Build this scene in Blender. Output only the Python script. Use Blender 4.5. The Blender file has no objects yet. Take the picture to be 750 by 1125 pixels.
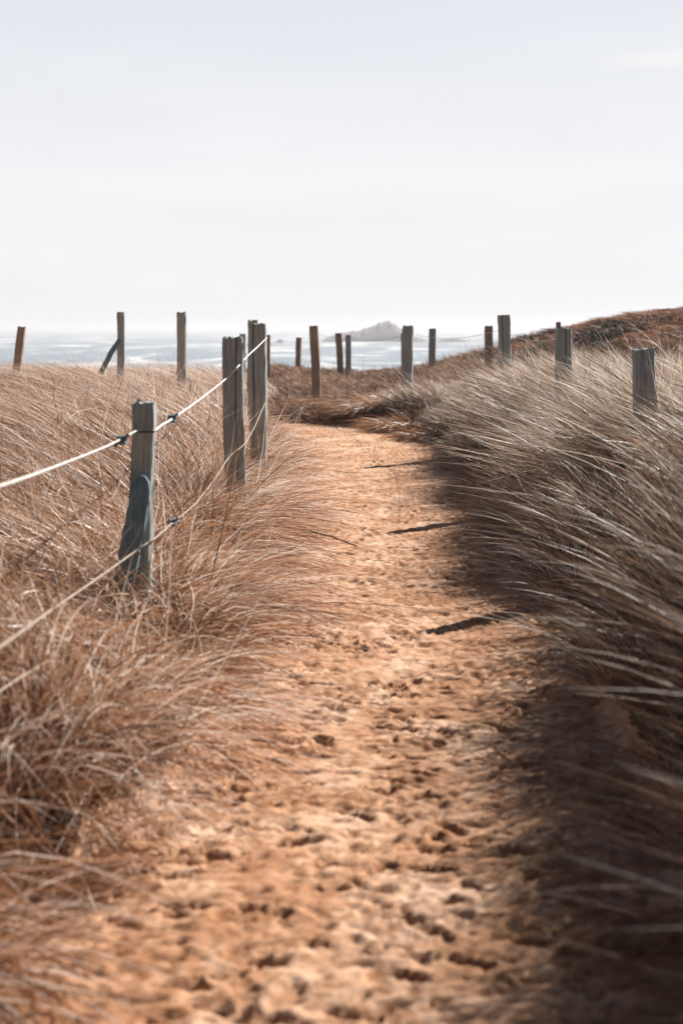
import bpy, math
import numpy as np
rng = np.random.default_rng(7)
S = bpy.context.scene
COL = S.collection
F = 1562.5            # focal length in photograph pixels (50 mm on a 36 mm high frame, 1125 px)
EYE = 1.5

def P(px, py, Y):     # a point of the place seen at a photograph pixel, Y metres ahead
    return ((px-375)/F*Y, Y, EYE-(py-360)/F*Y)

# ------------------------------------------------------------------ helpers
def tag(o, label=None, cat=None, group=None, kind=None):
    if label: o['label'] = label
    if cat: o['category'] = cat
    if group: o['group'] = group
    if kind: o['kind'] = kind
    return o

def mesh_obj(name, verts, faces, mat, parent=None, smooth=True, attrs=None):
    me = bpy.data.meshes.new(name)
    verts = np.asarray(verts, dtype=np.float32)
    faces = np.asarray(faces, dtype=np.int32)
    nf, k = faces.shape
    me.vertices.add(len(verts)); me.vertices.foreach_set('co', verts.ravel())
    me.loops.add(nf*k); me.loops.foreach_set('vertex_index', faces.ravel())
    me.polygons.add(nf)
    me.polygons.foreach_set('loop_start', np.arange(0, nf*k, k, dtype=np.int32))
    me.update(calc_edges=True)
    me.polygons.foreach_set('use_smooth', np.full(nf, smooth, dtype=bool))
    if attrs:
        for n, a in attrs.items():
            at = me.attributes.new(n, 'FLOAT', 'POINT'); at.data.foreach_set('value', np.asarray(a, dtype=np.float32))
    me.materials.append(mat)
    me.update()
    o = bpy.data.objects.new(name, me); COL.objects.link(o)
    if parent: o.parent = parent
    return o

def py_obj(name, verts, faces, mat, parent=None, smooth=True):
    me = bpy.data.meshes.new(name); me.from_pydata([tuple(v) for v in verts], [], faces); me.update()
    for p in me.polygons: p.use_smooth = smooth
    me.materials.append(mat)
    o = bpy.data.objects.new(name, me); COL.objects.link(o)
    if parent: o.parent = parent
    return o

def smooth(a, b, x):
    t = np.clip((x-a)/(b-a), 0, 1); return t*t*(3-2*t)

def hashf(ix, iy, seed):
    h = (ix.astype(np.int64)*374761393 + iy.astype(np.int64)*668265263 + seed*982451653) & 0xffffffff
    h = ((h ^ (h >> 13))*1274126177) & 0xffffffff
    h = h ^ (h >> 16)
    return (h & 0xffffff)/float(0xffffff)

def vnoise(x, y, seed=0):
    ix = np.floor(x); iy = np.floor(y); fx = x-ix; fy = y-iy
    fx = fx*fx*(3-2*fx); fy = fy*fy*(3-2*fy)
    a = hashf(ix, iy, seed); b = hashf(ix+1, iy, seed); c = hashf(ix, iy+1, seed); d = hashf(ix+1, iy+1, seed)
    return (a*(1-fx)+b*fx)*(1-fy)+(c*(1-fx)+d*fx)*fy

def fbm(x, y, seed=0, octv=4, gain=.5):
    s = 0; a = 1; t = 0
    for i in range(octv):
        s = s+a*vnoise(x*2**i+17.3*i, y*2**i+5.1*i, seed+i); t += a; a *= gain
    return s/t

# ------------------------------------------------------------------ materials
def new_mat(name):
    m = bpy.data.materials.new(name); m.use_nodes = True
    nt = m.node_tree; nt.nodes.clear()
    out = nt.nodes.new('ShaderNodeOutputMaterial')
    return m, nt, out
def nd(nt, t, **kw):
    n = nt.nodes.new(t)
    for k, v in kw.items():
        if k in n.inputs.keys(): n.inputs[k].default_value = v
        else: setattr(n, k, v)
    return n
def ramp(nt, fac, stops):
    r = nt.nodes.new('ShaderNodeValToRGB'); e = r.color_ramp.elements
    e[0].position, e[0].color = stops[0][0], (*stops[0][1], 1)
    e[1].position, e[1].color = stops[-1][0], (*stops[-1][1], 1)
    for p, c in stops[1:-1]:
        q = e.new(p); q.color = (*c, 1)
    nt.links.new(fac, r.inputs['Fac']); return r
def tex_coord(nt, scale=(1, 1, 1), src='Object'):
    tc = nt.nodes.new('ShaderNodeTexCoord'); mp = nt.nodes.new('ShaderNodeMapping')
    mp.inputs['Scale'].default_value = scale
    nt.links.new(tc.outputs[src], mp.inputs['Vector']); return mp.outputs['Vector']
def noise(nt, vec, scale, detail=4, rough=.6, dist=0):
    n = nt.nodes.new('ShaderNodeTexNoise')
    n.inputs['Scale'].default_value = scale; n.inputs['Detail'].default_value = detail
    n.inputs['Roughness'].default_value = rough; n.inputs['Distortion'].default_value = dist
    nt.links.new(vec, n.inputs['Vector']); return n.outputs['Fac']
def mixc(nt, fac, a, b, mode='MIX'):
    m = nt.nodes.new('ShaderNodeMix'); m.data_type = 'RGBA'; m.blend_type = mode
    for v, i in ((fac, 0), (a, 6), (b, 7)):
        if isinstance(v, (int, float)): m.inputs[i].default_value = v
        elif isinstance(v, tuple): m.inputs[i].default_value = (*v, 1)
        else: nt.links.new(v, m.inputs[i])
    return m.outputs[2]

def grass_mat(name, stops, transl=.38, rough=.42, spec=.45):
    m, nt, out = new_mat(name)
    at = nd(nt, 'ShaderNodeAttribute', attribute_name='tone')
    r = ramp(nt, at.outputs['Fac'], stops)
    pb = nd(nt, 'ShaderNodeBsdfPrincipled', Roughness=rough)
    pb.inputs['Specular IOR Level'].default_value = spec
    tr = nd(nt, 'ShaderNodeBsdfTranslucent')
    nt.links.new(r.outputs[0], pb.inputs['Base Color']); nt.links.new(r.outputs[0], tr.inputs['Color'])
    mx = nt.nodes.new('ShaderNodeMixShader'); mx.inputs[0].default_value = transl
    nt.links.new(pb.outputs[0], mx.inputs[1]); nt.links.new(tr.outputs[0], mx.inputs[2])
    nt.links.new(mx.outputs[0], out.inputs['Surface'])
    return m

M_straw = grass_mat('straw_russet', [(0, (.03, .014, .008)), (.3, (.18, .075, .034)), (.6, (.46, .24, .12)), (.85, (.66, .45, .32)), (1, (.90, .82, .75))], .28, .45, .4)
M_straw_grey = grass_mat('straw_grey', [(0, (.025, .018, .014)), (.3, (.12, .07, .045)), (.6, (.30, .185, .12)), (.85, (.56, .42, .32)), (1, (.88, .80, .71))], .34, .46, .38)
M_turf = grass_mat('dry_turf', [(0, (.06, .035, .022)), (.35, (.22, .11, .06)), (.7, (.40, .24, .155)), (1, (.58, .42, .32))], .25, .6, .3)
M_heather = grass_mat('heather_leaf', [(0, (.02, .022, .015)), (.35, (.07, .04, .025)), (.6, (.25, .10, .055)), (1, (.44, .25, .15))], .2, .6, .3)

def sand_mat():
    m, nt, out = new_mat('orange_sand')
    v = tex_coord(nt)
    a = noise(nt, v, 2.2, 5, .6, .6)
    b = noise(nt, v, 14, 5, .65)
    c = noise(nt, v, 260, 2, .6)
    r1 = ramp(nt, a, [(.36, (.45, .24, .135)), (.5, (.58, .35, .22)), (.62, (.71, .49, .355))])
    r2 = ramp(nt, b, [(.38, (.55, .43, .35)), (.5, (1, 1, 1)), (.7, (1.12, 1.12, 1.12))])
    r3 = ramp(nt, c, [(.3, (.72, .68, .64)), (.7, (1.12, 1.1, 1.08))])
    col = mixc(nt, .8, r1.outputs[0], r2.outputs[0], 'MULTIPLY')
    col = mixc(nt, .8, col, r3.outputs[0], 'MULTIPLY')
    # darker sand in moist crumbly patches and at the bottom of the scuffs
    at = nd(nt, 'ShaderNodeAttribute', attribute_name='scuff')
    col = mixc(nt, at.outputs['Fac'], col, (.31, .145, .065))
    pb = nd(nt, 'ShaderNodeBsdfPrincipled', Roughness=.9)
    pb.inputs['Specular IOR Level'].default_value = .15
    nt.links.new(col, pb.inputs['Base Color'])
    bp = nd(nt, 'ShaderNodeBump', Strength=.5, Distance=.01)
    n1 = noise(nt, v, 60, 5, .7)
    bp2 = nd(nt, 'ShaderNodeBump', Strength=.35, Distance=.003)
    nt.links.new(n1, bp.inputs['Height']); nt.links.new(c, bp2.inputs['Height'])
    nt.links.new(bp.outputs[0], bp2.inputs['Normal']); nt.links.new(bp2.outputs[0], pb.inputs['Normal'])
    nt.links.new(pb.outputs[0], out.inputs['Surface'])
    return m
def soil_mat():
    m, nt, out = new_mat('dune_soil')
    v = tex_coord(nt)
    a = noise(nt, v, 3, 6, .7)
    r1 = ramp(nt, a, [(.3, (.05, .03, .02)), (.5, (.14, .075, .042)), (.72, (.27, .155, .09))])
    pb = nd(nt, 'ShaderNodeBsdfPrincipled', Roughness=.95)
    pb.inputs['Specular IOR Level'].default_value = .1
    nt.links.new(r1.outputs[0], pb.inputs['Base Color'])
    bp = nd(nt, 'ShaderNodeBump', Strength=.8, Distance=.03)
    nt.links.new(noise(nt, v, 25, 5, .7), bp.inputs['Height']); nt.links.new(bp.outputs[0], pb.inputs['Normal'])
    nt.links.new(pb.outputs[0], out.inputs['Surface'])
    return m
def wood_mat(name, c1, c2, c3, stain=None):
    m, nt, out = new_mat(name)
    oi = nd(nt, 'ShaderNodeObjectInfo')
    tc = nt.nodes.new('ShaderNodeTexCoord')
    ad = nd(nt, 'ShaderNodeVectorMath', operation='ADD')
    sc = nd(nt, 'ShaderNodeVectorMath', operation='SCALE'); sc.inputs[0].default_value = (37, 19, 11)
    nt.links.new(oi.outputs['Random'], sc.inputs['Scale'])
    nt.links.new(tc.outputs['Object'], ad.inputs[0]); nt.links.new(sc.outputs[0], ad.inputs[1])
    mp = nt.nodes.new('ShaderNodeMapping'); mp.inputs['Scale'].default_value = (1, 1, .06)
    nt.links.new(ad.outputs[0], mp.inputs['Vector'])
    g = noise(nt, mp.outputs[0], 75, 5, .65, .4)
    big = noise(nt, ad.outputs[0], 6, 4, .6)
    r = ramp(nt, g, [(.3, c1), (.5, c2), (.72, c3)])
    col = r.outputs[0]
    if stain:
        st = ramp(nt, big, [(.42, (0, 0, 0)), (.62, (1, 1, 1))])
        col = mixc(nt, st.outputs[0], col, stain)
        col = mixc(nt, .55, col, mixc(nt, 1.0, col, r.outputs[0], 'MULTIPLY') if False else r.outputs[0])
    pb = nd(nt, 'ShaderNodeBsdfPrincipled', Roughness=.85)
    pb.inputs['Specular IOR Level'].default_value = .25
    nt.links.new(col, pb.inputs['Base Color'])
    bp = nd(nt, 'ShaderNodeBump', Strength=.7, Distance=.004)
    nt.links.new(g, bp.inputs['Height']); nt.links.new(bp.outputs[0], pb.inputs['Normal'])
    nt.links.new(pb.outputs[0], out.inputs['Surface'])
    return m
M_sand = sand_mat(); M_soil = soil_mat()
M_wood = wood_mat('weathered_grey_wood', (.20, .205, .20), (.34, .36, .35), (.48, .50, .48), (.24, .33, .35))
M_woodbrown = wood_mat('weathered_brown_wood', (.20, .145, .11), (.32, .235, .175), (.44, .34, .26), (.24, .20, .17))
M_teal = wood_mat('blue_stained_wood', (.08, .13, .15), (.16, .25, .29), (.30, .38, .42), (.09, .18, .21))

def plain(name, c, rough=.6, bump=None):
    m, nt, out = new_mat(name)
    pb = nd(nt, 'ShaderNodeBsdfPrincipled', Roughness=rough)
    v = tex_coord(nt)
    n = noise(nt, v, bump or 200, 3)
    r = ramp(nt, n, [(.3, tuple(x*.7 for x in c)), (.7, tuple(min(1, x*1.15) for x in c))])
    nt.links.new(r.outputs[0], pb.inputs['Base Color'])
    nt.links.new(pb.outputs[0], out.inputs['Surface'])
    return m
M_rope = plain('pale_rope', (.62, .60, .56), .8, 300)
M_ropeold = plain('aged_rope', (.36, .28, .22), .9, 300)
M_clip = plain('blue_twine', (.10, .19, .25), .6, 150)
M_wire = plain('dark_wire', (.05, .04, .035), .5, 150)
M_rock = plain('sea_rock', (.07, .06, .06), .9, .4)
M_foam = plain('sea_foam', (.8, .8, .8), .9, .3)

# ------------------------------------------------------------------ terrain
# edges of the sand: left and right X for a distance Y
eY = np.array([-2, 2.0, 3.06, 3.66, 4.34, 5.3, 6.9, 9.76, 12.3, 14.5, 16.7, 19.5, 21.0])
eL = np.array([-1.0, -.98, -.92, -.80, -.54, -.46, -.54, -.58, -.62, -.66, -.70, -1.0, -1.8])
eR = np.array([.7, .78, .82, .88, .94, 1.02, 1.12, 1.24, 1.30, 1.30, 1.27, 1.2, 1.15])
cl = []
for y in np.arange(-2, 20.01, .12):
    l, r = np.interp(y, eY, eL), np.interp(y, eY, eR)
    w = (r-l)/2; cl.append(((l+r)/2, y, w))
for t in np.linspace(0, 1, 60):      # the bend to the left
    a = t*math.pi/2
    cl.append((-.0-2.4*(1-math.cos(a)) - t*.2, 20+1.9*math.sin(a), 1.0))
for x in np.arange(-2.6, -14, -.2): cl.append((x, 21.9+.03*(-2.6-x), 1.0))
cl = np.array(cl)

GX = np.arange(-16, 20.01, .08); GY = np.arange(-2, 46.01, .08)
gx, gy = np.meshgrid(GX, GY)
D = np.full(gx.shape, 1e9)
for cx, cy, w in cl:
    D = np.minimum(D, np.hypot(gx-cx, gy-cy)-w)
def bil(A, x, y):
    fx = np.clip((x-GX[0])/.08, 0, len(GX)-1.001); fy = np.clip((y-GY[0])/.08, 0, len(GY)-1.001)
    ix = fx.astype(int); iy = fy.astype(int); fx = fx-ix; fy = fy-iy
    return (A[iy, ix]*(1-fx)+A[iy, ix+1]*fx)*(1-fy)+(A[iy+1, ix]*(1-fx)+A[iy+1, ix+1]*fx)*fy
def pdist(x, y):
    return bil(D, x, y) + (fbm(x*1.7, y*1.7, 91, 3)-.5)*.22 + (fbm(x*7, y*7, 92, 2)-.5)*.06
crX = np.array([-9, -3, -1.63, .54, 1.6, 2.7, 4.0, 4.9, 6.6, 8.2, 12, 25])
crZ = np.array([.25, .45, .57, .28, .40, .60, .86, 1.16, 1.66, 1.80, 2.1, 2.4])
def height(x, y):
    d = pdist(x, y)
    left = smooth(.3, -.5, x)*smooth(23, 20.8, y)           # the field left of the path
    right = smooth(.3, .8, x)*smooth(24, 19, y)
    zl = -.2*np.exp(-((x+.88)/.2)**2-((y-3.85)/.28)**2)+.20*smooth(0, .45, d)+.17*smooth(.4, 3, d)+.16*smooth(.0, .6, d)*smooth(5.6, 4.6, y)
    zr = .24*smooth(0, .35, d)+.36*smooth(.2, .95, d)+.14*smooth(1.0, 5, d)+.36*smooth(.1, .85, d)*smooth(7.6, 6.0, y)+.16*(vnoise(x*1.6, y*1.3, 49)-.45)*smooth(.1, .5, d)*smooth(1.6, 2.8, y)+.16*smooth(.4, 1.3, d)*smooth(6.4, 5.4, y)*smooth(3.2, 4.0, y)+.05*smooth(.24, .32, x/np.maximum(y, .5))*smooth(7.0, 5.5, y)*smooth(3.0, 3.8, y)  # last term: unseen rise right of the view, added to shade the path
    ridge = np.interp(x, crX, crZ)
    zf = .16*smooth(0, .3, d)+(ridge-.16)*smooth(.6, 11.5, d)*smooth(20, 33, y)
    zf = np.where(x > 3, np.maximum(zf, 0), zf)
    w = left+right
    z = (zl*left+zr*right+zf*np.clip(1-w, 0, 1))/np.maximum(w+np.clip(1-w, 0, 1), 1e-6)
    z = z+(fbm(x*1.1, y*1.1, 5, 4)-.5)*.24*smooth(.1, 1, d)
    z = z+(fbm(x*.45, y*.45, 15, 3)-.5)*.35*smooth(3, 6, x)*smooth(18, 26, y)
    start = np.interp(x, [-6, -2.5, 0, 6, 20], [24.5, 30, 35.5, 36.5, 38])
    z = z-12*smooth(0, 30, y-start)
    return z, d

def band(segs):
    out = [segs[0][0]]
    for a, b, st in segs:
        n = max(1, int(round((b-a)/st))); out += list(np.linspace(a, b, n+1)[1:])
    return np.array(out)
xs = band([(-60, -16, 4), (-16, -4, .35), (-4, -1.5, .1), (-1.4, 1.5, .012), (1.5, 4, .1), (4, 20, .35), (20, 70, 5)])
ys = band([(-6, 0, .5), (0, 2.4, .06), (2.4, 6, .012), (6, 10, .02), (10, 16, .035), (16, 25, .06), (25, 38, .2), (38, 75, 1.5)])
VX, VY = np.meshgrid(xs, ys)
VZ, VD = height(VX, VY)
# footprints and scuffs in the sand
scuff = np.zeros_like(VZ)
CR = .25+1.1*smooth(.46, .60, fbm(VX*4, VY*4, 37, 4))
rid = np.abs(fbm(VX*9, VY*9, 36, 4)-.5)
disp = (fbm(VX*3, VY*3, 33, 3)-.5)*.02 + (fbm(VX*12, VY*12, 34, 4)-.5)*.006 + (fbm(VX*38, VY*38, 35, 3)-.5)*.020*CR - .008*smooth(.05, .0, rid)
def dent(cx, cy, a, b, ang, depth, rim):
    R = max(a, b)*2.2
    i0, i1 = np.searchsorted(xs, [cx-R, cx+R]); j0, j1 = np.searchsorted(ys, [cy-R, cy+R])
    if i1-i0 < 2 or j1-j0 < 2: return
    X = VX[j0:j1, i0:i1]-cx; Y = VY[j0:j1, i0:i1]-cy
    c, s = math.cos(ang), math.sin(ang)
    u = (X*c+Y*s)/a; v = (-X*s+Y*c)/b
    r = np.sqrt(u*u+v*v) + (vnoise((X+cx)*38, (Y+cy)*38, 77)-.5)*.55
    prof = -depth*smooth(1.15, .55, r) + rim*np.exp(-((r-1.35)/.28)**2)*(1+.7*np.clip(v, -1, 1))
    disp[j0:j1, i0:i1] += prof
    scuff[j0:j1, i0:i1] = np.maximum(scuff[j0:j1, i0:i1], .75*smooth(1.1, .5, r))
k = 0
while k < 9500:                       # scuffs of all sizes
    y = 2.2+20*rng.random()**1.25; l, r = np.interp(y, eY, eL), np.interp(y, eY, eR)
    x = l+(r-l)*rng.random()
    s = .009+.022*rng.random()**3.2
    dent(x, y, s*rng.uniform(1.2, 3), s*rng.uniform(.4, .9), rng.normal(0, .45), s*.62, s*.14); k += 1
for k in range(26):                  # shoe prints
    y = 2.4+18*rng.random(); l, r = np.interp(y, eY, eL), np.interp(y, eY, eR)
    x = (l+r)/2+rng.normal(0, .24)*(r-l)
    a = math.pi/2+rng.normal(0, .22)
    dent(x, y, .075, .04, a, .016, .008)
    dent(x-.12*math.cos(a), y-.12*math.sin(a), .034, .03, a, .018, .008)
inpath = smooth(.12, -.08, VD)
VZ = VZ+disp*(.25+.75*inpath)
ny, nx = VX.shape
idx = np.arange(ny*nx).reshape(ny, nx)
quads = np.stack([idx[:-1, :-1], idx[:-1, 1:], idx[1:, 1:], idx[1:, :-1]], -1).reshape(-1, 4)
fd = (VD[:-1, :-1]+VD[1:, 1:]).ravel()/2
allv = np.stack([VX, VY, VZ], -1).reshape(-1, 3)
def submesh(name, q, mat, extra):
    u, inv = np.unique(q, return_inverse=True)
    return mesh_obj(name, allv[u], inv.reshape(-1, 4), mat, attrs={'scuff': extra.ravel()[u]})
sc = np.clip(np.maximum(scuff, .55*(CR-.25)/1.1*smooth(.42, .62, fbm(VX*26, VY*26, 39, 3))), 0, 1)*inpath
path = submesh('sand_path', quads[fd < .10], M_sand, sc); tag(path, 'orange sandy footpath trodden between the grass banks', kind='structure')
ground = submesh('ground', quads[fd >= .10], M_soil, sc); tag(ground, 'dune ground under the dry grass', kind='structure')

# ------------------------------------------------------------------ grass
NP = 6
def blades(root, d0, bend, L, W, tone):
    """ribbons: root (n,3), first direction, bend vector, length, width"""
    n = len(root)
    t = np.linspace(0, 1, NP)
    pts = root[:, None, :]+L[:, None, None]*(t[None, :, None]*d0[:, None, :]+(t**2)[None, :, None]*bend[:, None, :])
    tan = d0+bend
    rv = rng.normal(size=(n, 3)); side = np.cross(tan, rv); side /= np.linalg.norm(side, axis=1, keepdims=True)+1e-9
    wt = np.array([.8, 1, .95, .8, .5, .08])
    off = side[:, None, :]*(W[:, None]*wt[None, :]*.5)[:, :, None]
    v = np.concatenate([pts-off, pts+off], 1)          # n, 2NP, 3
    base = (np.arange(n)*2*NP)[:, None]
    f = np.concatenate([base+np.array([[i, i+1, NP+i+1, NP+i]]) for i in range(NP-1)], 0)
    return v.reshape(-1, 3), f, np.repeat(tone, 2*NP)
def unit(v): return v/(np.linalg.norm(v, axis=1, keepdims=True)+1e-9)

def tussocks(cx, cy, nb, rad, Lm, wind, spread, droop, tone_m, wmin=.0028, lay=0., wf=.00035, tsd=.32, zoff=0):
    """blades fanning from clump centres; every argument may be an array over the clumps"""
    n = len(cx)
    B = lambda a: np.broadcast_to(np.asarray(a, float), (n,)).copy()
    nb = np.maximum(1, B(nb)).astype(int)
    ii = np.repeat(np.arange(n), nb); N = len(ii)
    rad, Lm, spread, droop, tone_m = [B(a)[ii] for a in (rad, Lm, spread, droop, tone_m)]
    wind = np.broadcast_to(np.asarray(wind, float), (n, 2))[ii]
    ct = rng.normal(0, .09, n)[ii]
    off = rng.normal(size=(N, 2))*rad[:, None]*.6
    x = cx[ii]+off[:, 0]; y = cy[ii]+off[:, 1]
    z, d = height(x, y)
    keep = d > -.03
    fan = off/np.maximum(rad[:, None], 1e-6)
    L = Lm*np.exp(np.clip(rng.normal(0, .24, N), -.8, .34))
    d0 = np.stack([fan[:, 0]*spread+wind[:, 0]*.55+rng.normal(0, .17, N), fan[:, 1]*spread+wind[:, 1]*.55+rng.normal(0, .17, N), np.ones(N)*(1-.0)], 1)
    d0 = unit(d0)
    wild = rng.random(N) < .10
    b = np.stack([wind[:, 0]*.75+fan[:, 0]*spread*.35+rng.normal(0, .12, N), wind[:, 1]*.75+fan[:, 1]*spread*.35+rng.normal(0, .12, N), -droop*(1+rng.normal(0, .35, N))], 1)
    b[wild] = rng.normal(0, .5, (wild.sum(), 3))-np.array([0, 0, .25])
    stray = (rng.random(N) < .0004) & (y > 9)
    cap = np.where(x > .4, np.interp(y, [2, 5, 8, 10, 14, 22], [.90, 1.12, 1.20, 1.26, 1.36, 1.30]), np.interp(y, [3, 10, 14, 22], [1.2, 1.12, 1.02, .92]))+.13*np.abs(rng.normal(size=N))-.05+.30*(fbm(x*.8, y*.8, 57, 2)-.5)+.12*smooth(.27, .34, x/np.maximum(y, .5))*smooth(6, 5, y)  # last term lets unseen grass right of the view stand taller, for path shade
    up = np.clip(np.maximum(d0[:, 2]+b[:, 2], np.where(b[:, 2] < 0, d0[:, 2]**2/(4*np.maximum(-b[:, 2], .2)), 0)), .25, 3)
    L = np.where(stray, np.minimum(L, (cap+.2-z)/up), np.minimum(L, np.maximum(cap-z, .12)/up))
    W = wmin*np.exp(rng.normal(0, .4, N))+wf*np.maximum(y, 0)*.55
    tone = np.clip(tone_m+ct+rng.normal(0, tsd, N), 0, 1)
    pale = rng.random(N) < .09
    tone[pale] = rng.uniform(.85, 1, pale.sum())
    nr = (x > .4) & (y < 8.2)
    W = np.where(pale & ~nr, W*1.35, W); L = np.where(nr & (wild | pale), np.minimum(L, .16), L)
    root = np.stack([x, y, z-.01+zoff], 1)
    return blades(root[keep], d0[keep], b[keep], L[keep], W[keep], tone[keep])

def scatter(x0, x1, y0, y1, dens, cond):
    """clump centres with density dens(y) per square metre"""
    m = 90000
    xs_, ys_ = [], []
    dy = .5
    for a in np.arange(y0, y1, dy):
        lx, rx = x0(a), x1(a)
        if rx <= lx: continue
        k = rng.poisson(dens(a)*(rx-lx)*dy)
        xs_.append(rng.uniform(lx, rx, k)); ys_.append(rng.uniform(a, a+dy, k))
    x = np.concatenate(xs_); y = np.concatenate(ys_)
    z, d = height(x, y)
    k = cond(x, y, d)
    return x[k], y[k], d[k]

def build(name, parts, mat, label, cat, **kw):
    vo = 0; V, Fc, T = [], [], []
    for v, f, t in parts:
        V.append(v); Fc.append(f+vo); T.append(t); vo += len(v)
    o = mesh_obj(name, np.concatenate(V), np.concatenate(Fc), mat, attrs={'tone': np.concatenate(T)})
    return tag(o, label, cat, **kw)

def hmod(x, y, s=0): return .35+1.05*fbm(x*1.3, y*1.0, 40+s, 3)+.55*(vnoise(x*3.1, y*2.6, 44+s)-.3)

# left field -------------------------------------------------------
x, y, d = scatter(lambda a: -.27*a-1.6, lambda a: .2, .6, 27, lambda a: np.interp(a, [0, 4, 8, 15, 27], [46, 48, 34, 24, 16]),
                  lambda x, y, d: (d > .03) & (x < .2) & ((y < 22) | (x < -1.2)))
gap = vnoise(x*2.3, y*1.7, 46) > np.interp(y, [5, 8, 14], [.30, .24, .12])
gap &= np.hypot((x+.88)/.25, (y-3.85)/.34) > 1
x, y, d = x[gap], y[gap], d[gap]
drape = smooth(.75, .05, d)*smooth(20, 15, y)
lift = smooth(.1, 1.2, d)
nearpost = np.exp(-(((x+.86)/.38)**2+((y-6.1)/.6)**2))
Lm = (.34+.30*lift)*hmod(x, y)*np.interp(y, [3, 4.2, 5.2, 7, 8.5, 10, 13], [1.2, 1.1, .9, 1, 1.15, 1.3, 1.3])*(1+.5*smooth(.4, .1, d)*smooth(3.8, 4.3, y)*smooth(6.5, 5.5, y))*(1-.5*np.clip(nearpost, 0, 1))
Lm = np.where(y > 14, Lm*np.interp(x, [-2.5, -.9, -.3], [1, .8, .65]), Lm)
wind = np.stack([-.75*(1-drape)+.75*drape, -.18*np.ones(len(x))-.25*drape], 1)
wind *= (.95+.6*fbm(x*1.2, y*1.2, 60, 2))[:, None]
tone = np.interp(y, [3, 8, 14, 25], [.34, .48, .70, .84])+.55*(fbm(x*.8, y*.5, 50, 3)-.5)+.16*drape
nb = np.interp(y, [0, 5, 12, 27], [62, 62, 58, 60])
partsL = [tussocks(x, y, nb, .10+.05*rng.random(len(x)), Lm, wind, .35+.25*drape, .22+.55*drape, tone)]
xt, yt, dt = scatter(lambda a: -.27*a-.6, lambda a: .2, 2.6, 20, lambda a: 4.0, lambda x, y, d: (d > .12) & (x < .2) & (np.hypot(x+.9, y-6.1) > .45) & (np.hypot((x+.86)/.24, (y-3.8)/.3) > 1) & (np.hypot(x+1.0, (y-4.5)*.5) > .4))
partsL.append(tussocks(xt, yt, 300, .15+.08*rng.random(len(xt)), .30+.16*rng.random(len(xt)),
    np.stack([np.where(dt < .6, .25, -.3), -.2+0*xt], 1), 1.0, .40, np.interp(yt, [3, 9, 14], [.42, .60, .75])+.14*rng.normal(size=len(xt)), zoff=.04))
n = 8000
y2 = 3+11*rng.random(n)**.9; x2 = np.interp(y2, eY, eL)-.12-rng.random(n)**1.3*(.9+.22*y2)
z2, d2 = height(x2, y2)
th = rng.uniform(0, 2*math.pi, n)
dd = unit(np.stack([np.cos(th), np.sin(th), rng.normal(.25, .5, n)], 1)); bb = rng.normal(0, .7, (n, 3))-np.array([0, 0, .3])
partsL.append(blades(np.stack([x2, y2, z2+.05+.24*rng.random(n)*smooth(0, .8, d2)], 1), dd, bb, .07+.16*rng.random(n), .004+.0035*rng.random(n), rng.uniform(.55, 1, n)))
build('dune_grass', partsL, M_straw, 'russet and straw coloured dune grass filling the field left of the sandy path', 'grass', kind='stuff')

# right bank -------------------------------------------------------
x, y, d = scatter(lambda a: .5, lambda a: .27*a+2.6, .4, 24, lambda a: np.interp(a, [0, 4, 8, 15, 24], [30, 28, 20, 15, 11]),
                  lambda x, y, d: (d > .06) & (x > .4) & (y < 23-.15*x) & (rng.random(len(x)) < .35+.65*smooth(.1, .35, d)))
gap = vnoise(x*2.1, y*1.6, 47) > .33
x, y, d = x[gap], y[gap], d[gap]
edge = smooth(.8, .15, d)
Lm = (.16+.40*smooth(.15, .9, d))*(.55+.85*vnoise(x*1.6, y*1.3, 49))*hmod(x, y, 7)*np.interp(y, [5, 7, 8, 10.5, 12], [.8, 1.0, 1.3, 1.3, 1.1])
post_gap = np.exp(-(((x-1.72)/.3)**2+((y-8.0)/.6)**2))+np.exp(-(((x-1.5)/.3)**2+((y-9.5)/.6)**2))
Lm *= np.interp(y, [0, 6, 14, 22], [1.15, 1.05, .85, .4])
wind = np.stack([-.52+.2*rng.normal(size=len(x)), -.12+.2*rng.normal(size=len(x))], 1)*(.5+.9*fbm(x*1.5, y*1.2, 61, 3))[:, None]
tone = np.interp(y, [3, 6, 9, 14], [.32, .44, .66, .66])+.35*(fbm(x*.8, y*.5, 51, 3)-.5)+.10*smooth(.5, 2, d)  # near blades get a darker tone: the bank's shade put into their colour
nb = np.interp(y, [0, 5, 12, 24], [62, 64, 60, 55])
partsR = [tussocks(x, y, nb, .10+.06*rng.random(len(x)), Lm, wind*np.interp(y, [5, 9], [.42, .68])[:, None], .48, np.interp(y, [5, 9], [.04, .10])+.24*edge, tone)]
xt, yt, dt = scatter(lambda a: .6, lambda a: .27*a+1.2, 2.4, 23, lambda a: np.interp(a, [0, 8, 23], [9.5, 9, 5.5]), lambda x, y, d: (d > .2) & (y < 23-.15*x))
partsR.append(tussocks(xt, yt, np.interp(yt, [0, 23], [420, 260]), .17+.08*rng.random(len(xt)), (.40+.18*rng.random(len(xt)))*np.interp(dt, [.2, .8], [.6, 1.05])*np.interp(yt, [14, 20], [1, .5]),
    np.stack([-.20+.18*rng.normal(size=len(xt)), -.10+.12*rng.normal(size=len(xt))], 1), np.interp(yt, [5, 8], [.5, .62]), .15+.15*smooth(.8, .2, dt), np.interp(yt, [3, 6, 9], [.36, .50, .70])+.16*rng.normal(size=len(xt)), zoff=.05))  # near clumps toned darker too, shade painted into the blades
build('dune_grass', partsR, M_straw_grey, 'long windswept grey and straw dune grass on the bank right of the path', 'grass', kind='stuff')

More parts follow.
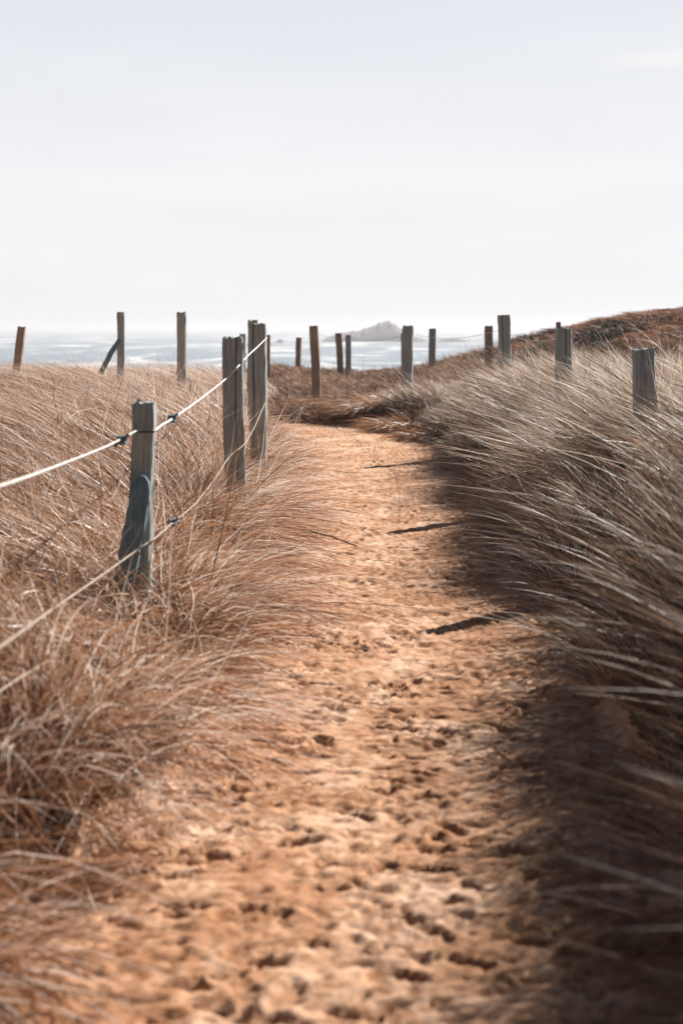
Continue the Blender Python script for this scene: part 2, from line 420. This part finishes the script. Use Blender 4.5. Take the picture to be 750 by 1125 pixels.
# low turf beyond the bend -----------------------------------------
x, y, d = scatter(lambda a: -6.5, lambda a: .27*a+1, 21.5, 37, lambda a: np.interp(a, [20, 37], [34, 22]),
                  lambda x, y, d: (d > .02) & ((y > 21.8) | (x > 1.0)) & (x < 4.2+3*(fbm(x, y, 8, 2)-.5)))
cl_ = fbm(x*1.3, y*.7, 72, 3)
partsF = [tussocks(x, y, 34, .16, .10+.16*cl_, (-.5, -.15), .8, .35, .40+1.1*(cl_-.5)+.12*smooth(30, 24, y), wmin=.004)]
build('dry_turf', partsF, M_turf, 'short matted dry brown turf on the mound beyond the bend', 'grass', kind='stuff')

# heather on the right hill ----------------------------------------
x, y, d = scatter(lambda a: 2.6, lambda a: .30*a+2.5, 20, 38, lambda a: 13, lambda x, y, d: (x > 3.6+3*(fbm(x, y, 8, 2)-.5)) & (d > 1.5))
cl_ = fbm(x*.9, y*.45, 82, 3)
partsH = [tussocks(x, y, 90, .17, .06+.55*fbm(x*1.2, y*.9, 84, 2)**2.5, (-.1, 0), 1.1, .2, np.clip(.5+3.2*(cl_-.5), 0, 1), wmin=.008, tsd=.14)]
build('heather', partsH, M_heather, 'low russet and dark green heather covering the hill at right', 'heather', kind='stuff')

# curled dead blades lying at the edge of the sand -------------------
n = 2600
y = 3+17*rng.random(n)**.9
right = rng.random(n) < .8
x = np.where(right, np.interp(y, eY, eR)-.02-np.abs(rng.normal(0, .22, n)), np.interp(y, eY, eL)+.02+np.abs(rng.normal(0, .12, n)))
z, d = height(x, y)
th = rng.uniform(0, 2*math.pi, n)
d0 = np.stack([np.cos(th), np.sin(th), rng.uniform(.05, .5, n)], 1)
th2 = th+rng.normal(0, 1.2, n)
bd = np.stack([np.cos(th2)*.8, np.sin(th2)*.8, -d0[:, 2]], 1)
lit = blades(np.stack([x, y, z+.012], 1), d0, bd, .03+.09*rng.random(n)**2, .0018+.0002*y, rng.uniform(.45, 1, n))
build('straw_litter', [lit], M_straw, 'loose curled bits of dead grass scattered on the sand', 'straw', kind='stuff')

# single tussocks one can tell apart, at the bend ---------------------
def one_tussock(px, py, Y, rad, L, n, label, mat=M_straw, tone=.62, wind=(-.45, -.2)):
    X = (px-375)/F*Y
    z0 = float(height(np.array([X]), np.array([Y]))[0][0])
    N = n
    a = rng.uniform(0, 2*math.pi, N); r = rad*np.sqrt(rng.random(N))
    xx = r*np.cos(a); yy = r*np.sin(a)
    zz = height(X+xx, Y+yy)[0]-z0
    fan = np.stack([np.cos(a), np.sin(a)], 1)*(r/rad)[:, None]
    d0 = unit(np.stack([fan[:, 0]*.7+wind[0]*.5+rng.normal(0, .15, N), fan[:, 1]*.7+wind[1]*.5+rng.normal(0, .15, N), np.ones(N)], 1))
    b = np.stack([wind[0]*.8+fan[:, 0]*.3, wind[1]*.8+fan[:, 1]*.3, np.full(N, -.6)], 1)+rng.normal(0, .1, (N, 3))
    v, f, t = blades(np.stack([xx, yy, zz-.01], 1), d0, b, L*np.exp(rng.normal(0, .25, N)), np.full(N, .011), np.clip(rng.normal(tone, .2, N), 0, 1))
    o = mesh_obj('grass_tussock', v, f, mat, attrs={'tone': t}); o.location = (X, Y, z0)
    return tag(o, label, 'grass tussock', 'overhanging tussocks on the outer edge of the bend')
one_tussock(373, 452, 23.3, .26, .34, 800, 'small dark tussock at the back of the path, leftmost on the bend', tone=.35)
one_tussock(410, 452, 22.3, .40, .42, 1500, 'largest rounded brown tussock overhanging the sand just left of the tall grey post')
one_tussock(445, 462, 20.7, .30, .36, 1000, 'russet tussock on the sand edge right below the tall grey post')
one_tussock(345, 450, 23.6, .26, .28, 700, 'low pale tussock at the foot of the slim brown post by the bend', tone=.6)
one_tussock(480, 470, 19.0, .34, .26, 1300, 'shaggy tussock where the right bank meets the bend', tone=.5)

# ------------------------------------------------------------------ posts
def post(px, py_top, Y, wpx, label, mat=M_wood, tilt=0., depth=None, zb=None, cracks=(), slant=0., group='weathered fence posts along the path', name='fence_post', parent=None, rough=1.):
    w = wpx*Y/F; depth = depth or w*.8
    X, _, zt = P(px, py_top, Y)
    if zb is None: zb = float(height(np.array([X]), np.array([Y]))[0][0])-.25
    H = zt-zb
    nz = max(10, int(H/.05))
    prof = []
    nside = 9
    us = list(np.linspace(-.5, .5, nside))
    for c in cracks: us += [c-.03, c, c+.03]
    us = sorted(us)
    for u in us: prof.append((u*w, -depth/2, 1 if any(abs(u-c) < .004 for c in cracks) else 0))
    for v in np.linspace(-.5, .5, 6)[1:]: prof.append((w/2, v*depth, 0))
    for u in np.linspace(.5, -.5, 7)[1:]: prof.append((u*w, depth/2, 0))
    for v in np.linspace(.5, -.5, 6)[1:-1]: prof.append((-w/2, v*depth, 0))
    m = len(prof); r = np.random.default_rng(int(px*7+py_top))
    V = []; Fc = []
    wob = r.normal(0, .0022*rough, (nz+1, m)); wob = (wob+np.roll(wob, 1, 0)+np.roll(wob, 2, 0))/1.7
    colw = r.normal(0, .0016*rough, m)
    ph = r.uniform(0, 6)
    chip = r.normal(0, .006*rough, m)
    for j in range(nz+1):
        t = j/nz; z = H*t
        for i, (a, b, ck) in enumerate(prof):
            e = wob[j, i]+colw[i]
            cx_ = abs(a)/(w/2) > .97 and abs(b)/(depth/2) > .97
            s = 1-(.10 if cx_ else 0)
            sx = a*s*(1+2*e/w)+.004*math.sin(z*5+ph); sy = b*s+(-e if b < 0 else e)
            zz = z
            if j == nz: zz = z+chip[i]+slant*a; sx *= .95; sy *= .95
            if ck: sy += depth*.35*min(1, t*1.6)
            V.append((sx, sy, zz))
    for j in range(nz):
        for i in range(m):
            i2 = (i+1) % m
            Fc.append((j*m+i, j*m+i2, (j+1)*m+i2, (j+1)*m+i))
    V.append((0, 0, H-.002)); c = len(V)-1
    for i in range(m): Fc.append((nz*m+i, nz*m+(i+1) % m, c))
    o = py_obj(name, V, Fc, mat, parent, smooth=False)
    o.location = (X-math.sin(tilt)*H, Y, zb); o.rotation_euler = (r.normal(0, .012), tilt, r.normal(0, .1))
    if label: tag(o, label, 'fence post', group)
    return o

p1 = post(158, 442, 6.5, 24, 'nearest left post, short brown-grey, with a blue-stained brace strapped to its foot', M_wood, tilt=.012, zb=-.1, depth=.09)
p2 = post(255, 371, 10, 23, 'thick split grey post with a long crack, crossed by the rope', M_wood, cracks=(.15,), tilt=-.02, slant=-.05, depth=.1)
p3 = post(284, 356, 13, 18, 'square grey post behind the split post, where the rope is tied off', M_wood, tilt=-.004, cracks=(-.3,))
post(277.5, 352, 17.5, 10.5, 'tall thin post just peeping out behind the square rope post', M_wood)
post(266.5, 367, 27, 6.5, 'small dark post seen between the split post and the square one', M_wood)
post(294, 368, 30, 6, 'small pale post just right of the square rope post', M_woodbrown)
post(199.5, 343, 22.5, 10, 'lone upright grey post in the left grass against the sea', M_wood)
pb = post(133, 343, 23.5, 8, 'tall slim grey post with a diagonal brace in the left grass', M_wood)
post(25, 358, 22, 8.5, 'leftmost leaning brown post standing in the grass against the sea', M_woodbrown, tilt=.13)
post(344.5, 358, 24.5, 9.5, 'slim brown-grey post on the far side of the bend, leaning slightly', M_woodbrown, tilt=-.045)
post(448, 358, 24, 12, 'tall square blue-grey post at the outer edge of the bend', M_wood, tilt=.02)
post(443.5, 366, 31, 6, 'thin brown post half hidden behind the tall blue-grey post at the bend', M_woodbrown)
post(328.5, 371, 34, 6, 'stubby brown post with a pale band, alone left of the slim leaning post', M_woodbrown, tilt=.04)
post(371.5, 366, 33, 7, 'brown leaning post, left one of the close pair below the island', M_woodbrown, tilt=-.06)
post(382.5, 368, 35, 6, 'upright blue-grey post, right one of the close pair below the island', M_wood)
post(474.5, 361, 33, 7.5, 'dark grey post against the sea, right of the tall blue-grey post', M_wood)
post(536, 358, 28, 8.5, 'short brown post in front of the sea, left of the tallest right post', M_woodbrown, tilt=-.02)
post(553, 346, 17, 13.5, 'tallest right post, dark grey, standing at the edge of the long grass', M_wood, tilt=-.03, cracks=(-.2,))
post(618, 361, 12, 18, 'wide grey post half sunk in the windswept right grass', M_wood, cracks=(.1,), tilt=-.01)
post(612.5, 354, 26, 5, 'tip of a thin brown post behind the wide half-sunk post', M_woodbrown)
post(706, 384, 8.5, 21.5, 'rightmost short blue-grey post buried in the windswept grass', M_wood, tilt=-.02, slant=.03)

# braces ------------------------------------------------------------
def plank(name, pts, w, t, mat, parent, round_top=True):
    """a thick board following pts (local), rounded at its upper end"""
    pts = np.array(pts, float); n = 26
    s = np.linspace(0, 1, n); seg = np.linspace(0, 1, len(pts))
    c = np.stack([np.interp(s, seg, pts[:, k]) for k in range(3)], 1)
    dirv = pts[-1]-pts[0]; dirv = dirv/np.linalg.norm(dirv)
    fr = np.cross(dirv, (0, -1, 0)); fr = fr/np.linalg.norm(fr); nr = np.cross(fr, dirv)
    r = np.random.default_rng(5)
    V = []; m = 12; Fc = []
    for j in range(n):
        k = 1.0
        if round_top:
            q = (s[j]-.84)/.16
            if q > 0: k = math.sqrt(max(.03, 1-(q*.97)**2))
        for i in range(m):
            a = 2*math.pi*i/m
            ca, sa = math.cos(a), math.sin(a)
            e = 1+r.normal(0, .05)
            u = math.copysign(abs(ca)**.3, ca)*w/2*k*e; v = math.copysign(abs(sa)**.3, sa)*t/2*(.4+.6*k)*e
            V.append(c[j]+fr*u+nr*v)
    for j in range(n-1):
        for i in range(m):
            Fc.append((j*m+i, j*m+(i+1) % m, (j+1)*m+(i+1) % m, (j+1)*m+i))
    Fc.append(tuple(range(m))[::-1]); Fc.append(tuple((n-1)*m+i for i in range(m)))
    return py_obj(name, V, Fc, mat, parent)
def local(o, p):
    bpy.context.view_layer.update()
    from mathutils import Vector
    return tuple(o.matrix_world.inverted() @ Vector(p))
b1 = plank('brace', [local(p1, P(127, 690, 6.36)), local(p1, P(138, 630, 6.38)), local(p1, P(150, 570, 6.40)), local(p1, P(157, 522, 6.41))], .092, .05, M_teal, p1)
b1['label'] = 'blue-stained rounded brace leaning on the post'
b2 = plank('brace', [local(pb, P(111, 410, 23.2)), local(pb, P(122, 388, 23.3)), local(pb, P(133, 372, 23.4))], .085, .06, M_teal, pb, False)

# ------------------------------------------------------------------ ropes
def tube(name, pts, rad, mat, parent=None, m=8, twist=0, ns=12):
    pts = np.array(pts, float)
    # Catmull-Rom through the points
    Q = np.vstack([2*pts[0]-pts[1], pts, 2*pts[-1]-pts[-2]]); C = []
    for i in range(1, len(Q)-2):
        for t in np.linspace(0, 1, ns, endpoint=False):
            a, b, c, d = Q[i-1], Q[i], Q[i+1], Q[i+2]
            C.append(.5*((2*b)+(-a+c)*t+(2*a-5*b+4*c-d)*t*t+(-a+3*b-3*c+d)*t**3))
    C.append(pts[-1]); C = np.array(C); n = len(C)
    T = np.gradient(C, axis=0); T /= np.linalg.norm(T, axis=1, keepdims=True)
    up = np.array([0, 0, 1.0]); V = []; Fc = []
    for j in range(n):
        a = np.cross(T[j], up) if abs(T[j][2]) < .95 else np.cross(T[j], (0, 1, 0))
        a /= np.linalg.norm(a); b = np.cross(a, T[j])
        for i in range(m):
            an = 2*math.pi*i/m+twist*j
            rr = rad*(1+(.22 if twist and i % 3 == 0 else 0))
            V.append(C[j]+(a*math.cos(an)+b*math.sin(an))*rr)
    for j in range(n-1):
        for i in range(m):
            Fc.append((j*m+i, j*m+(i+1) % m, (j+1)*m+(i+1) % m, (j+1)*m+i))
    return py_obj(name, V, Fc, mat, parent)
def knot(p, r, mat, parent):
    """a twine lashing: three turns plus two loose ends"""
    pts = []
    for k in range(22):
        a = k*math.pi/3.2; pts.append((p[0]-r*.9+k*r*.085, p[1]+r*.75*math.cos(a), p[2]+r*.75*math.sin(a)))
    pts = [(p[0]-r*1.3, p[1]-r*.3, p[2]-r*1.3)]+pts+[(p[0]+r*1.5, p[1]-r*.4, p[2]+r*1.2)]
    return tube('rope_lashing', pts, r*.36, mat, parent, m=6, ns=3)

top = [P(-80, 556, 3.6), P(0, 534, 4.1), P(60, 513, 5.2), P(118, 490, 6.0), P(152, 472, 6.42)]
r1 = tube('rope', top, .0052, M_rope, twist=.5, ns=30)
tag(r1, 'upper pale rope running from the left edge to the nearest post', 'rope', 'ropes strung between the left posts')
knot(P(134, 483.5, 6.2), .020, M_clip, r1)
wt = tube('wire_tie', [P(147, 472, 6.44), P(150, 474, 6.42), P(158, 474.5, 6.42), P(168, 474, 6.42), P(170.5, 473, 6.46)], .0045, M_wire, r1)
wt['label'] = 'dark wire tie wrapped round the post'
r2 = tube('rope', [P(168.5, 474, 6.44), P(178, 467, 6.8), P(191, 459, 7.2), P(220, 438.5, 8.5), P(247, 417, 9.75), P(262, 402, 9.92), P(272, 391, 10.8), P(284, 380, 12.2), P(293, 371, 12.86)], .0062, M_rope, twist=.5, ns=24)
tag(r2, 'upper pale rope crossing the split post up to the square post', 'rope', 'ropes strung between the left posts')
knot(P(189, 460, 7.15), .020, M_clip, r2)
r3 = tube('rope', [P(-80, 762, 3.2), P(0, 711, 3.8), P(50, 675, 4.5), P(105, 637, 5.5), P(140, 612, 6.2), P(160, 598, 6.36)], .0046, M_ropeold, twist=.5, ns=30)
tag(r3, 'lower pale rope sagging into the grass at the left edge', 'rope', 'ropes strung between the left posts')
r4 = tube('rope', [P(160, 598, 6.36), P(172, 590, 6.5), P(190, 574, 7.2), P(215, 553, 8.1), P(235, 527, 8.9), P(252, 502, 9.6), P(268, 488, 9.93), P(280, 468, 11.4), P(291, 443, 12.86)], .0045, M_ropeold, twist=.5, ns=24)
tag(r4, 'lower frayed rope threading through the grass behind the nearest post', 'rope', 'ropes strung between the left posts')
knot(P(190, 574, 7.2), .018, M_clip, r4)

def wire(a, b, sag, label):
    a = np.array(a); b = np.array(b)
    pts = [a+(b-a)*t-np.array([0, 0, sag*4*t*(1-t)]) for t in np.linspace(0, 1, 7)]
    o = tube('fence_line', pts, .0028, M_rope, m=5)
    return tag(o, label, 'fence line', 'thin lines strung between the far posts')
wire(P(382, 372, 34.9), P(443, 369, 30.9), .06, 'thin line from the close pair of posts to the tall bend post')
wire(P(451, 366, 23.9), P(551, 362, 16.9), .10, 'thin line from the tall bend post to the tallest right post')
wire(P(558, 366, 16.8), P(611, 372, 11.9), .05, 'thin line between the tallest right post and the wide half-sunk post')
wire(P(346, 366, 24.4), P(444, 368, 23.9), .12, 'thin line between the slim leaning post and the tall bend post')

# ------------------------------------------------------------------ sea
SEA = -8.0
m, nt, out = new_mat('sea_water')
v = tex_coord(nt)
mp = nd(nt, 'ShaderNodeMapping'); mp.inputs['Scale'].default_value = (.35, 1, 1); nt.links.new(v, mp.inputs['Vector'])
w1 = noise(nt, mp.outputs[0], .10, 6, .6, .5); w2 = noise(nt, mp.outputs[0], .6, 4, .6)
mpf = nd(nt, 'ShaderNodeMapping'); mpf.inputs['Scale'].default_value = (1.3, .4, 1); nt.links.new(v, mpf.inputs['Vector'])
fo = noise(nt, mpf.outputs[0], .022, 7, .68, .8)
fr = ramp(nt, fo, [(.50, (0, 0, 0)), (.58, (1, 1, 1))])
pbs = nd(nt, 'ShaderNodeBsdfPrincipled', Roughness=.28)
nt.links.new(mixc(nt, fr.outputs[0], (.16, .23, .28), (.8, .82, .82)), pbs.inputs['Base Color'])
bp = nd(nt, 'ShaderNodeBump', Strength=.9, Distance=1.6); nt.links.new(w1, bp.inputs['Height'])
bp2 = nd(nt, 'ShaderNodeBump', Strength=.7, Distance=.35); nt.links.new(w2, bp2.inputs['Height'])
nt.links.new(bp.outputs[0], bp2.inputs['Normal']); nt.links.new(bp2.outputs[0], pbs.inputs['Normal'])
nt.links.new(pbs.outputs[0], out.inputs['Surface'])
R = 9000
sea = py_obj('sea', [(-R, -R, SEA), (R, -R, SEA), (R, R, SEA), (-R, R, SEA)], [(0, 1, 2, 3)], m)
tag(sea, 'pale hazy sea with breaking waves', kind='structure')

def isle(name, cx, cy, wid, dep, prof, label, seed, cat=None):
    """rocky island: an outline of heights along x, given real depth"""
    n, k = 90, 24
    u = np.linspace(-.5, .5, n); q = np.linspace(-1, 1, k)
    U, Q = np.meshgrid(u, q)
    h = np.interp(U, [p[0] for p in prof], [p[1] for p in prof])
    z = h*np.sqrt(np.clip(1-Q**2, 0, 1))*(.75+.5*fbm(U*30, Q*4, seed, 4))+(fbm(U*60, Q*8, seed+3, 3)-.5)*1.0
    V = np.stack([U*wid, Q*dep, z-.6], -1).reshape(-1, 3)
    id_ = np.arange(n*k).reshape(k, n)
    f = np.stack([id_[:-1, :-1], id_[:-1, 1:], id_[1:, 1:], id_[1:, :-1]], -1).reshape(-1, 4)
    o = mesh_obj(name, V, f, M_rock, smooth=False); o.location = (cx, cy, SEA)
    return o
IY = 990
o = isle('island', (412-375)/F*IY, IY, 78, 26, [(-.5, 0), (-.42, 3.2), (-.3, 6.2), (-.12, 8.2), (.0, 11.2), (.07, 13.6), (.13, 13.4), (.25, 8.0), (.34, 4.4), (.42, 2.4), (.5, 0)], '', 3)
tag(o, 'low rocky island on the horizon', kind='structure')
o = isle('sea_rock', (307-375)/F*900, 905, 5, 2, [(-.5, 0), (-.2, 2.2), (.2, 2.6), (.5, 0)], '', 9)
tag(o, 'tiny dark rock in the sea left of the island', 'rock')
o = isle('reef', (497-375)/F*960, 960, 26, 5, [(-.5, 0), (-.3, 1.8), (0, 2.6), (.3, 1.5), (.5, 0)], '', 12)
tag(o, 'low reef breaking the water right of the island', 'reef')

# ------------------------------------------------------------------ haze
m, nt, out = new_mat('sea_air')
pv = nd(nt, 'ShaderNodeVolumePrincipled', Density=.00055)
pv.inputs['Color'].default_value = (.93, .95, 1, 1); pv.inputs['Anisotropy'].default_value = .2
nt.links.new(pv.outputs[0], out.inputs['Volume'])
a, b, zb, zt = -R-50, R+50, -13.5, 9.0
hz = py_obj('haze', [(a, a, zb), (b, a, zb), (b, b, zb), (a, b, zb), (a, a, zt), (b, a, zt), (b, b, zt), (a, b, zt)],
            [(0, 3, 2, 1), (4, 5, 6, 7), (0, 1, 5, 4), (1, 2, 6, 5), (2, 3, 7, 6), (3, 0, 4, 7)], m, smooth=False)
tag(hz, 'pale sea haze', kind='stuff')

# ------------------------------------------------------------------ light, sky, camera
SKYK = .2
AZ, EL = math.radians(42), math.radians(34)       # sun ahead and to the right
W = bpy.data.worlds.new('World'); S.world = W; W.use_nodes = True
nt = W.node_tree; nt.nodes.clear()
out = nt.nodes.new('ShaderNodeOutputWorld'); bg = nt.nodes.new('ShaderNodeBackground')
sky = nt.nodes.new('ShaderNodeTexSky'); sky.sky_type = 'NISHITA'; sky.sun_disc = False
sky.sun_elevation = EL; sky.sun_rotation = AZ; sky.dust_density = 1.5
tc = nt.nodes.new('ShaderNodeTexCoord'); sp = nt.nodes.new('ShaderNodeSeparateXYZ'); nt.links.new(tc.outputs['Generated'], sp.inputs[0])
veil = nd(nt, 'ShaderNodeMapRange', interpolation_type='SMOOTHSTEP'); nt.links.new(sp.outputs[2], veil.inputs['Value'])
veil.inputs['From Min'].default_value = .23; veil.inputs['From Max'].default_value = .36
veil.inputs['To Min'].default_value = .97; veil.inputs['To Max'].default_value = .0
vr = ramp(nt, sp.outputs[2], [(.0, (4.95, 4.92, 5.0)), (.10, (4.85, 4.85, 4.98)), (.23, (4.25, 4.42, 4.72)), (.6, (3.2, 3.5, 4.2))])
mp = nd(nt, 'ShaderNodeMapping'); mp.inputs['Scale'].default_value = (1, 1, 7); nt.links.new(tc.outputs['Generated'], mp.inputs['Vector'])
cn = noise(nt, mp.outputs[0], 2.3, 6, .55, .3)
cr = ramp(nt, cn, [(.4, (.975, .978, .985)), (.62, (1.03, 1.025, 1.02))])
vcol = mixc(nt, 1.0, vr.outputs[0], cr.outputs[0], 'MULTIPLY')
fwd = nd(nt, 'ShaderNodeMapRange', interpolation_type='SMOOTHSTEP'); nt.links.new(sp.outputs[1], fwd.inputs['Value'])
fwd.inputs['From Min'].default_value = -.1; fwd.inputs['From Max'].default_value = .75      # brightest towards the sun
mu = nd(nt, 'ShaderNodeMath', operation='MULTIPLY'); nt.links.new(veil.outputs[0], mu.inputs[0]); nt.links.new(fwd.outputs[0], mu.inputs[1])
wd = nd(nt, 'ShaderNodeVectorMath', operation='SUBTRACT'); nt.links.new(tc.outputs['Generated'], wd.inputs[0]); wd.inputs[1].default_value = (.222, .95, .181)
wm = nd(nt, 'ShaderNodeVectorMath', operation='MULTIPLY'); nt.links.new(wd.outputs[0], wm.inputs[0]); wm.inputs[1].default_value = (17, 0, 120)
wl = nd(nt, 'ShaderNodeVectorMath', operation='LENGTH'); nt.links.new(wm.outputs[0], wl.inputs[0])
wr = nd(nt, 'ShaderNodeMapRange', interpolation_type='SMOOTHSTEP'); nt.links.new(wl.outputs['Value'], wr.inputs['Value'])
wr.inputs['From Min'].default_value = .2; wr.inputs['From Max'].default_value = 1.1; wr.inputs['To Min'].default_value = .75; wr.inputs['To Max'].default_value = 0
wn = nd(nt, 'ShaderNodeMath', operation='MULTIPLY'); nt.links.new(wr.outputs[0], wn.inputs[0]); nt.links.new(noise(nt, mp.outputs[0], 9, 4, .6), wn.inputs[1])
vcol = mixc(nt, wn.outputs[0], vcol, (5.6, 5.35, 5.2))
nt.links.new(mixc(nt, mu.outputs[0], mixc(nt, 1.0, sky.outputs[0], (SKYK, SKYK, SKYK), 'MULTIPLY'), vcol), bg.inputs['Color'])
bg.inputs['Strength'].default_value = .1
nt.links.new(bg.outputs[0], out.inputs['Surface'])

ld = bpy.data.lights.new('sun', 'SUN'); ld.energy = 5.0; ld.angle = math.radians(.5); ld.color = (1, .94, .87)
lo = bpy.data.objects.new('sun', ld); COL.objects.link(lo)
from mathutils import Vector
sd = Vector((math.sin(AZ)*math.cos(EL), math.cos(AZ)*math.cos(EL), math.sin(EL)))
lo.rotation_euler = sd.to_track_quat('Z', 'Y').to_euler(); lo.location = (10, 20, 20)

cd = bpy.data.cameras.new('camera'); co = bpy.data.objects.new('camera', cd); COL.objects.link(co)
cd.sensor_fit = 'VERTICAL'; cd.sensor_height = 36; cd.sensor_width = 24; cd.lens = 50; cd.shift_y = -.18
co.location = (0, 0, EYE); co.rotation_euler = (math.pi/2, 0, 0)
cd.clip_start = .05; cd.clip_end = 40000
cd.dof.use_dof = True; cd.dof.focus_distance = 10.8; cd.dof.aperture_fstop = 2.5
S.camera = co
S.view_settings.view_transform = 'Standard'; S.view_settings.look = 'None'; S.view_settings.gamma = 1
S.view_settings.exposure = .92
